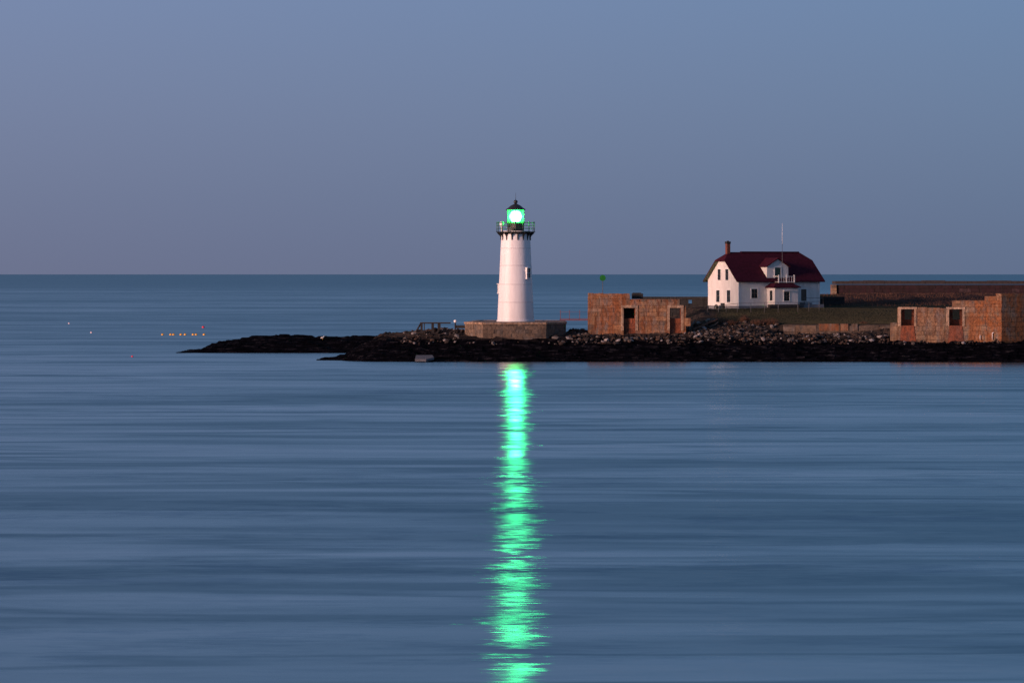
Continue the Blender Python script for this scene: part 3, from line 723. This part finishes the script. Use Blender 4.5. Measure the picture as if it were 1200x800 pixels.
# ------------------------------------------------------------------ house
def house():
    ph = R(28); Y0 = 545.0; x0 = X_(865.5, Y0); zb = 6.35
    t = thing('house', 'white keeper house with clipped maroon roof and brick chimney', 'house', (x0, Y0, zb), ph)
    # local: x along the front (right, away), y to the back, z up.  front is y=0, gable is x=0
    L, W = 14.1, 8.6; ze = 11.05-zb; zr = 14.83-zb; m_ = (zr-ze)/(W/2); zc = 13.65-zb
    yl = (zc-ze)/m_
    b = MB()
    f0 = [(0, 0, .75), (0, W, .75), (0, W, ze), (0, W-yl, zc), (0, yl, zc), (0, 0, ze)]
    b.prism(f0, (0,0,0), (L,0,0)); b.build('wall', 'clapboard', t)
    b = MB(); b.box(.04, L-.04, .04, W-.04, -.4, .75); b.build('foundation', 'grey_paint', t)
    # corner boards and sill band
    for q in ((-.035, .14, -.035, .14), (L-.14, L+.035, -.035, .14), (-.035, .14, W-.14, W+.035)):
        b = MB(); b.box(*q, .75, ze-.05); b.build('corner_board', 'trim', t)
    # roof: two slopes with clipped ends, real thickness
    o, e, th = .55, .62, .16; hs = 1.5
    def roofz(y): return ze+m_*min(y, W-y)
    ze2 = ze-m_*o
    yc = (zc-ze)/m_
    def outline(dz):
        A = [(-e, -o, ze2+dz), (-e, yc, zc+dz), (-e+hs, W/2, zr+dz), (L+e-hs, W/2, zr+dz), (L+e, yc, zc+dz), (L+e, -o, ze2+dz),
             (-e, W+o, ze2+dz), (-e, W-yc, zc+dz), (L+e, W-yc, zc+dz), (L+e, W+o, ze2+dz)]
        return A
    b = MB(); T = outline(th+.05); U = outline(.05)
    fs = [(0, 5, 4, 3, 2, 1), (6, 7, 2, 3, 8, 9), (1, 2, 7), (4, 8, 3)]
    b.add(T+U, fs+[tuple(reversed([i+10 for i in f])) for f in fs]+[(0, 10, 15, 5), (6, 9, 19, 16), (0, 1, 11, 10), (1, 7, 17, 11), (7, 6, 16, 17), (5, 15, 14, 4), (4, 14, 18, 8), (8, 18, 19, 9)])
    rf = b.build('roof', 'roof', t)
    b = MB(); b.box(3.0, L+e-hs-.1, W/2-.18, W/2+.18, zr+th-.02, zr+th+.16); b.build('ridge_cap', 'roof', rf)
    # soffit boards below the verges and eaves
    b = MB()
    for yy0, yy1 in ((-o+.04, -.003), (W+.003, W+o-.04)):
        z = lambda y: ze+m_*(y if y < W/2 else W-y)
        b.add([(-e+.03, yy0, z(yy0)+.0), (L+e-.03, yy0, z(yy0)), (L+e-.03, yy1, z(yy1)), (-e+.03, yy1, z(yy1)),
               (-e+.03, yy0, z(yy0)+.045), (L+e-.03, yy0, z(yy0)+.045), (L+e-.03, yy1, z(yy1)+.045), (-e+.03, yy1, z(yy1)+.045)],
              [(3,2,1,0),(4,5,6,7),(0,1,5,4),(1,2,6,5),(2,3,7,6),(3,0,4,7)])
    for yy0, yy1 in ((-o+.05, yc-.03), (W-yc+.03, W+o-.05)):
        z = lambda y: ze+m_*min(y, W-y)
        b.add([(-e+.03, yy0, z(yy0)-.02), (-.01, yy0, z(yy0)-.02), (-.01, yy1, z(yy1)-.02), (-e+.03, yy1, z(yy1)-.02),
               (-e+.03, yy0, z(yy0)+.04), (-.01, yy0, z(yy0)+.04), (-.01, yy1, z(yy1)+.04), (-e+.03, yy1, z(yy1)+.04)],
              [(3,2,1,0),(4,5,6,7),(0,1,5,4),(1,2,6,5),(2,3,7,6),(3,0,4,7)])
    b.build('soffit', 'eave', rf)
    # chimney
    b = MB(); b.box(.5, 1.04, W/2-.27, W/2+.27, zr-.7, 16.25-zb)
    ch = b.build('chimney', 'brick', rf); b = MB(); b.box(.45, 1.09, W/2-.32, W/2+.32, 16.254-zb, 16.6-zb); b.build('chimney_cap', 'black_wood', ch)
    b = MB(); b.lathe([(.16, 16.6-zb), (.15, 16.72-zb)], 10, (.77, W/2)); b.build('chimney_pot', 'black_iron', ch)
    # windows: on the front (plane y) and the gable (plane x)
    def window(face, c, z0, z1, w, off=0, mat='dark_glass', hood=False, name='window'):
        def bx(mb, a0, a1, d0, d1, q0, q1):
            if face == 'front': mb.box(a0, a1, off-d1, off-d0, q0, q1)
            else: mb.box(off-d1, off-d0, a0, a1, q0, q1)
        b = MB(); w2 = w/2; fw = .11
        bx(b, c-w2-fw, c-w2, -.02, .05, z0-fw, z1+fw); bx(b, c+w2, c+w2+fw, -.02, .05, z0-fw, z1+fw)
        bx(b, c-w2, c+w2, -.02, .05, z1, z1+fw); bx(b, c-w2-fw-.05, c+w2+fw+.05, -.02, .10, z0-fw-.07, z0-fw)
        if hood: bx(b, c-w2-.2, c+w2+.35, -.02, .4, z1+fw+.004, z1+fw+.1)
        wn = b.build(name, 'trim', t)
        b = MB(); bx(b, c-w2, c+w2, -.02, .014, z0-fw, z1); b.build('pane', mat, wn)
        b = MB(); bx(b, c-.02, c+.02, .014, .03, z0-fw, z1) if name == 'window' else None
        bx(b, c-w2, c+w2, .014, .035, (z0+z1)/2-.03, (z0+z1)/2+.03); b.build('glazing_bar', 'weathered', wn)
    Z = lambda z: z-zb
    window('gable', 5.8, Z(7.75), Z(9.4), .95); window('gable', 2.76, Z(7.75), Z(9.4), .95)
    window('gable', 5.43, Z(11.0), Z(12.5), .85); window('gable', 3.24, Z(11.0), Z(12.5), .85)
    window('front', 2.73, Z(8.35), Z(9.6), 1.05)
    window('front', 11.3, Z(7.9), Z(9.55), .95, mat='weathered', name='door')
    # porch
    p0, p1, pd = 4.96, 8.98, 2.1
    b = MB(); b.box(p0, p1, -pd, -.003, .55, Z(9.8)); po = b.build('porch', 'clapboard', t)
    b = MB(); b.box(p0+.05, p1-.05, -pd+.05, -.1, -.5, .55); b.box(p0-1.2, p1-.1, -pd-.6, -pd+.02, -.4, .98); b.build('porch_base', 'black_wood', po)
    b = MB()
    lo = [(p0-.4, -pd-.4, Z(9.78)), (p1+.3, -pd-.4, Z(9.78)), (p1+.3, -.004, Z(9.78)), (p0-.4, -.004, Z(9.78))]
    hi = [(p0+.5, -pd+.5, Z(10.45)), (p1-.6, -pd+.5, Z(10.45)), (p1-.6, -.004, Z(10.45)), (p0+.5, -.004, Z(10.45))]
    lo2 = [(x, y, z+.1) for x, y, z in lo]
    b.add(lo+lo2+hi, [(3,2,1,0),(0,1,5,4),(1,2,6,5),(2,3,7,6),(3,0,4,7),(4,5,9,8),(5,6,10,9),(7,4,8,11),(8,9,10,11),(6,7,11,10)]); b.build('porch_roof', 'roof', po)
    window('front', 7.0, Z(7.95), Z(9.2), .95, off=-pd, hood=True)
    def pw():
        b = MB(); b.box(p0-.05, p0+.02, -1.6, -.7, .0+Z(7.8), Z(9.45)); w = b.build('window', 'trim', t)
        b = MB(); b.box(p0-.065, p0-.03, -1.5, -.8, Z(7.9), Z(9.35)); b.build('pane', 'dark_glass', w)
    pw()
    # dormer
    d0, d1 = 6.73-1.85, 6.73+1.85; dz = Z(12.9); dp = Z(14.0); dm = (d0+d1)/2; yb = (dz-ze)/m_
    b = MB()
    face = [(d0, -.04, ze-.5), (d1, -.04, ze-.5), (d1, -.04, dz), (dm, -.04, dp), (d0, -.04, dz)]
    b.prism(face, (0,0,0), (0, 3.0, 0)); dr = b.build('dormer', 'clapboard', t)
    b = MB(); q = .22; sl = (dp-dz)/(dm-d0)
    for sgn in (-1, 1):
        ex = dm+sgn*(1.85+q); ez = dz-q*sl
        pr = [(dm, -.35, dp+.05), (ex, -.35, ez+.05), (ex, -.35, ez+.17), (dm, -.35, dp+.19)]
        if sgn < 0: pr = pr[::-1]
        b.prism(pr, (0,0,0), (0, 3.85, 0))
    b.build('dormer_roof', 'roof', dr)
    b = MB(); b.box(dm-.5, dm+.5, -.09, 0, Z(10.5), Z(12.75)); bd = b.build('balcony_door', 'green_door', dr)
    b = MB(); b.box(dm-.62, dm-.5, -.11, -.045, Z(10.5), Z(12.87)); b.box(dm+.5, dm+.62, -.11, -.045, Z(10.5), Z(12.87)); b.box(dm-.5, dm+.5, -.11, -.045, Z(12.75), Z(12.87)); b.build('door_frame', 'trim', bd)
    # balcony railing
    b = MB(); bx0, bx1, by = dm-.75, d1+.1, -pd+.55; bz = Z(10.46)
    for k in range(7):
        x = bx0+(bx1-bx0)*k/6; big = k in (0, 3, 6)
        r_ = .07 if big else .025
        b.box(x-r_, x+r_, by-r_, by+r_, bz, bz+(1.2 if big else 1.0))
    for zz in (.15, .95): b.box(bx0, bx1, by-.03, by+.03, bz+zz, bz+zz+.07)
    for xx in (bx0, bx1):
        b.box(xx-.03, xx+.03, by, -.1, bz+.95, bz+1.02); b.box(xx-.03, xx+.03, by, -.1, bz+.15, bz+.2)
    b.build('balcony_railing', 'trim', t)
    b = MB(); b.box(bx0-.1, bx1+.1, by-.1, -.12, bz-.005, bz+.05); b.build('balcony_floor', 'weathered', t)
    # antenna mast
    ax = dm-.05; ay = by+.15
    b = MB(); b.sweep([(ax, ay, bz), (ax, ay, Z(16.2))], .035, 6); an = b.build('antenna_mast', 'pipe', t)
    b = MB(); b.sweep([(ax, ay, Z(16.2)), (ax, ay, Z(19.3))], [.04, .02], 6); b.build('antenna_whip', 'white', an)
    # back steps, low grey wall at the right
    b = MB(); b.box(10.4, 13.9, -1.5, -.01, -.3, .95); b.box(10.6, 12.0, -1.2, -.01, .954, 1.2); b.build('side_steps', 'grey_paint', t)
    b = MB(); b.sweep([(10.5, -1.45, .95), (10.5, -1.45, 1.9), (13.8, -1.45, 1.9), (13.8, -1.45, .95)], .035, 6); b.build('step_railing', 'pipe', t)
    # things fixed low on the gable wall
    b = MB(); b.box(-.35, -.01, 3.9, 4.5, .35, 1.15); b.build('meter_box', 'black_iron', t)
    b = MB(); b.lathe([(.05, -.2), (.3, 0), (.32, .75), (.1, .95)], 12, (-.7, 5.2)); b.build('gas_cylinder', 'black_iron', t)
house()

def pipe_fence():
    t = thing('pipe_fence', 'thin grey pipe fence crossing the lawn in front of the house', 'fence', (X_(829, 537), 537, 6.2))
    P = [(829, 537.5, 358), (842, 536.5, 358.5), (851, 536.5, 357), (864, 537, 355.5), (880, 537, 354.8), (896, 537, 354.4), (912, 537, 354.3), (935, 537, 354.5), (948, 538, 353.6), (960, 540, 353)]
    o = Vector(t.location); pts = [Vector((X_(a, y), y, Z_(p, y)))-o for a, y, p in P]
    b = MB(); b.sweep(pts, .035, 6); b.sweep([p-Vector((0,0,.45)) for p in pts], .018, 6); b.build('rail', 'pipe', t)
    for p in pts:
        g = gz(p.x+o.x, p.y+o.y)-o.z-.2
        b = MB(); b.sweep([(p.x, p.y, g), (p.x, p.y, p.z+.03)], .035, 6); b.build('post', 'pipe', t)
pipe_fence()

# ------------------------------------------------------------------ rubble, boulders, brush
def rubble():
    b = MB(); rnd = random.Random(5)
    for i in range(6500):
        px = rnd.uniform(470, 1175); Y = rnd.uniform(503, 521)
        if px < 640 and rnd.random() < .6: continue
        X = X_(px, Y); z, l, e = ground(X, Y)
        if l > .5 or z < 2.25+.5*noise.noise(Vector((X*.2, 0, 0))): continue
        if 545 < px < 668 and Y > 505.5: continue
        if 686 < px < 806 and Y > 511: continue
        if px > 1043 and Y > 505: continue
        if 915 < px < 1045 and Y > 515: continue
        r = rnd.uniform(.07, .2) if rnd.random() < .8 else rnd.uniform(.2, .42)
        tn = min(1, max(0, rnd.gauss(.5, .2)))
        if rnd.random() < .035: tn = rnd.uniform(.85, 1)
        random.seed(i)
        b.rock((X, Y, z+r*.25), r, tn)
    tag(b.build('rock_rubble', 'rock'), 'loose grey and brown stone rubble heaped along the shore', None, None, 'stuff')
rubble()
def boulders():
    rnd = random.Random(11); n = 0
    protos = []
    for k in range(6):
        random.seed(100+k); q = MB(); q.rock((0, 0, 0), 1, [.78, .95, .6][k % 3], (1.2, .9, .75)); 
        me_o = q.build('boulder', 'rock', bevel=.08); protos.append(me_o)
    used = [False]*6
    spots = []
    for a, b_, y0, y1, c in ((646, 690, 505.5, 509, 8), (690, 800, 504.5, 510, 14), (765, 830, 506, 511, 10), (806, 870, 507, 515, 14), (860, 925, 506, 514, 10), (925, 1045, 504.5, 512, 16)):
        for _ in range(c): spots.append((rnd.uniform(a, b_), rnd.uniform(y0+1.2, y1)))
    labels = ['grey boulder among the rubble along the shore', 'pale white boulder among the rubble along the shore', 'brown boulder among the rubble along the shore']
    for px, Y in spots:
        k = rnd.randrange(6)
        if used[k]: o = protos[k].copy(); COL.objects.link(o)
        else: o = protos[k]; used[k] = True
        r = rnd.uniform(.22, .46); X = X_(px, Y)
        o.location = (X, Y, gz(X, Y)+r*.25); o.scale = (r*rnd.uniform(.9, 1.5), r, r*rnd.uniform(.7, 1)); o.rotation_euler.z = rnd.uniform(0, 6.3)
        tag(o, labels[k % 3], 'boulder', ['grey', 'pale', 'brown'][k % 3]+' boulders in the shore rubble')
    for k in range(6):
        if not used[k]: bpy.data.objects.remove(protos[k])
boulders()
def bush(px, Y, h, w, mat, label, n=260, dz=0, name='dry_bush', branchy=False, seed=1):
    rnd = random.Random(seed); X = X_(px, Y); z = gz(X, Y)+dz; b = MB()
    for i in range(n):
        a = rnd.uniform(0, 6.28); r = w*.4*math.sqrt(rnd.random()); p = Vector((r*math.cos(a), r*math.sin(a)*.6, -.15))
        d = Vector((rnd.gauss(0, .35), rnd.gauss(0, .35), 1)).normalized(); l = h*rnd.uniform(.45, 1)*(1-.45*(r/(w*.5))**2)
        q = p+d*l*.5; e = q+(d+Vector((rnd.gauss(0, .35), rnd.gauss(0, .3), 0))).normalized()*l*.5
        rr = .022 if not branchy else .02
        b.sweep([p, q, e], [rr, rr*.8, rr*.35], 3)
        if branchy or i % 2 == 0:
            for k in range(3):
                g = q.lerp(e, rnd.random()); b.sweep([g, g+Vector((rnd.gauss(0, .22), rnd.gauss(0, .2), rnd.uniform(.1, .35)))*(h*.5)], [.014, .006], 3)
    o = b.build(name, mat, loc=(X, Y, z)); tag(o, label, 'bush')
bush(762, 520, 1.5, 1.5, 'brush_grey', 'bare grey twiggy bush behind the fort wall', 45, 3.3, 'bare_bush', True, 3)
for i, (px, Y, h, w, lb) in enumerate([
  (848, 517.5, 1.3, 2.4, 'reddish dry bush below the gable end of the house'),
  (858, 516.5, .9, 2.2, 'low rusty dry bush among the rocks under the house gable'),
  (873, 517.5, 1.5, 1.2, 'tall narrow orange-brown dry bush on the lawn edge'),
  (888, 516.5, .9, 2.4, 'spreading brown dry bush on the bank right of the tallest bush'),
  (903, 516.8, 1.1, 2.6, 'rounded dark brown dry bush at the left end of the low seawall'),
  (836, 517.0, 1.0, 1.8, 'brown dry bush beside the leaning driftwood planks'),
  (1012, 517.8, .5, 1.6, 'low dark bush on the lawn edge above the low seawall'),
  (822, 516, .8, 1.6, 'small brown dry bush left of the house, near the dark wall')]):
    bush(px, Y, h, w, 'brush', lb, 200, 0, seed=20+i)
def earth_brush():
    rnd = random.Random(9); b = MB()
    for i in range(2600):
        px = rnd.uniform(962, 1215); Y = rnd.uniform(556, 600); X = X_(px, Y); z, l, e = ground(X, Y, False)
        if px < 985+ (Y-556)*.2 and rnd.random() < .6: continue
        h = rnd.uniform(.12, .4); b.sweep([(X, Y, z-.2), (X+rnd.gauss(0, .12), Y+rnd.gauss(0, .1), z+h)], [.05, .015], 3)
    tag(b.build('bank_brush', 'brush'), 'dead brown brush covering the bank below the rampart', None, None, 'stuff')
    b = MB()
    for i in range(30000):
        px = rnd.uniform(826, 1060); Y = 516+32*rnd.random()**1.6; X = X_(px, Y); z, l, e = ground(X, Y, False)
        if l < .6: continue
        h = rnd.uniform(.04, .13); dx = rnd.gauss(0, .05); w = .03
        b.add([(X-w, Y, z-.03), (X+w, Y, z-.03), (X+dx, Y, z+h)], [(0, 1, 2)])
    tag(b.build('lawn_grass', 'grass'), 'short dark rough grass on the lawn before the house', None, None, 'stuff')
earth_brush()
def driftwood():
    Y = 515.0
    for i, (p0, p1, r, lb) in enumerate([((812, 386), (841, 374), .16, 'longest driftwood plank leaning on the rubble left of the house'),
                                 ((818, 389), (842, 378), .12, 'lower driftwood plank leaning on the rubble left of the house'),
                                 ((806, 384), (815, 376), .14, 'short dark driftwood plank by the end of the fort wall')]):
        a = Vector((X_(p0[0], Y), Y-1.5, Z_(p0[1], Y))); c = Vector((X_(p1[0], Y), Y+.6, Z_(p1[1], Y)))
        b = MB(); mid = (a+c)/2; d = c-a; n = 6
        b.sweep([a-mid+d*(k/n)+Vector((0, 0, .05*math.sin(k*2.1+i))) for k in range(n+1)], [r*(1-.3*k/n) for k in range(n+1)], 6, smooth=False)
        tag(b.build('driftwood_plank', 'weathered' if i else 'brush', loc=mid), lb, 'driftwood')
driftwood()

# ------------------------------------------------------------------ buoys
def buoy(px, py, r, mat, label, group=None, first=None):
    Y = H*F/(py+1.2-HZ)
    if first is not None: return tag(dup(first, (X_(px, Y), Y, 0)), label)
    t = thing('buoy', label, 'buoy', (X_(px, Y), Y, 0), 0, group)
    b = MB(); b.lathe([(r*.3, -r*.5), (r*.85, -r*.2), (r, r*.25), (r*.85, r*.75), (r*.45, r*1.1), (r*.12, r*1.2)], 14); b.build('float', mat, t)
    b = MB(); b.lathe([(r*.16, r*1.15), (r*.18, r*1.45), (r*.05, r*1.55)], 8); b.build('top_ring', 'black_iron', t)
    return t
names = ['leftmost yellow buoy, alone at the end of the row', 'left buoy of the first close yellow pair', 'right buoy of the first close yellow pair',
         'left buoy of the middle, wider-set yellow pair', 'right buoy of the middle, wider-set yellow pair', 'left buoy of the last close yellow pair',
         'right buoy of the last close yellow pair', 'rightmost yellow buoy, straight below the red buoy']
y1 = None
for px, nm in zip((190.5, 200, 203.4, 212, 217, 226.3, 230, 239.2), names):
    o = buoy(px, 391.4, .27, 'yellow', nm, 'yellow buoys in a row off the spit', y1); y1 = y1 or o
buoy(238.2, 382.8, .32, 'red', 'red buoy floating just beyond the yellow row')
buoy(155, 417, .17, 'red', 'small red buoy nearest to the camera, left of the spit')
buoy(81, 378.2, .24, 'pale_buoy', 'farthest pale pink buoy out on the left')
buoy(107, 389, .24, 'pale_buoy', 'pale pink buoy on the left, the nearer of the two pale ones')

# ------------------------------------------------------------------ light
SUN_AZ = Vector((-.81, -.585, 0)).normalized(); EL = R(9)
w = bpy.data.worlds.new('World'); sc.world = w; w.use_nodes = True; nt = w.node_tree
bg = nt.nodes['Background']
sky = N(nt, 'ShaderNodeTexSky', sky_type='NISHITA'); sky.sun_disc = False; sky.sun_elevation = EL
sky.sun_rotation = math.atan2(SUN_AZ.x, SUN_AZ.y); sky.altitude = 0; sky.air_density = 1.2; sky.dust_density = 1.5
tc = N(nt, 'ShaderNodeTexCoord'); sp = N(nt, 'ShaderNodeSeparateXYZ'); nt.links.new(tc.outputs['Generated'], sp.inputs[0])
grad = ramp(nt, sp.outputs['Z'], [(0, (.138, .162, .268)), (.02, (.138, .176, .300)), (.05, (.146, .198, .352)), (.075, (.152, .214, .392)), (.3, (.125, .185, .320)), (1, (.04, .075, .18))])
sc_ = mix(nt, (0, 0, 0), sky.outputs[0], SKYMIX if 'SKYMIX' in globals() else .012)
tot = mix(nt, grad, sc_, 1.0, 'ADD')
az = N(nt, 'ShaderNodeMapRange'); nt.links.new(sp.outputs['X'], az.inputs['Value']); az.inputs['From Min'].default_value = -.14; az.inputs['From Max'].default_value = .14
tot = mix(nt, tot, mix(nt, (1.0, 1.0, 1.0), (.79, .93, .96), az.outputs[0]), 1.0, 'MULTIPLY')   # the afterglow is to the left
nt.links.new(tot, bg.inputs[0]); bg.inputs[1].default_value = 1.0
sl = bpy.data.lights.new('sun', 'SUN'); sl.energy = 4.3; sl.angle = R(14); sl.color = (1, .60, .47)
so = bpy.data.objects.new('sun', sl); COL.objects.link(so); so.location = (-200, 100, 120)
dd = -(SUN_AZ*math.cos(EL)+Vector((0, 0, math.sin(EL)))); so.rotation_euler = dd.to_track_quat('-Z', 'Y').to_euler()

# ------------------------------------------------------------------ camera
cam = bpy.data.cameras.new('camera'); co = bpy.data.objects.new('camera', cam); COL.objects.link(co)
co.location = (0, 0, H); co.rotation_euler = (R(90), 0, 0)
cam.sensor_width = 36; cam.lens = 36*F/1200; cam.shift_y = -(400-HZ)/1200; cam.clip_start = 1; cam.clip_end = 200000
sc.camera = co
sc.render.engine = 'CYCLES'
vs = sc.view_settings; vs.view_transform = 'Standard'; vs.look = 'None'; vs.exposure = 0; vs.gamma = 1
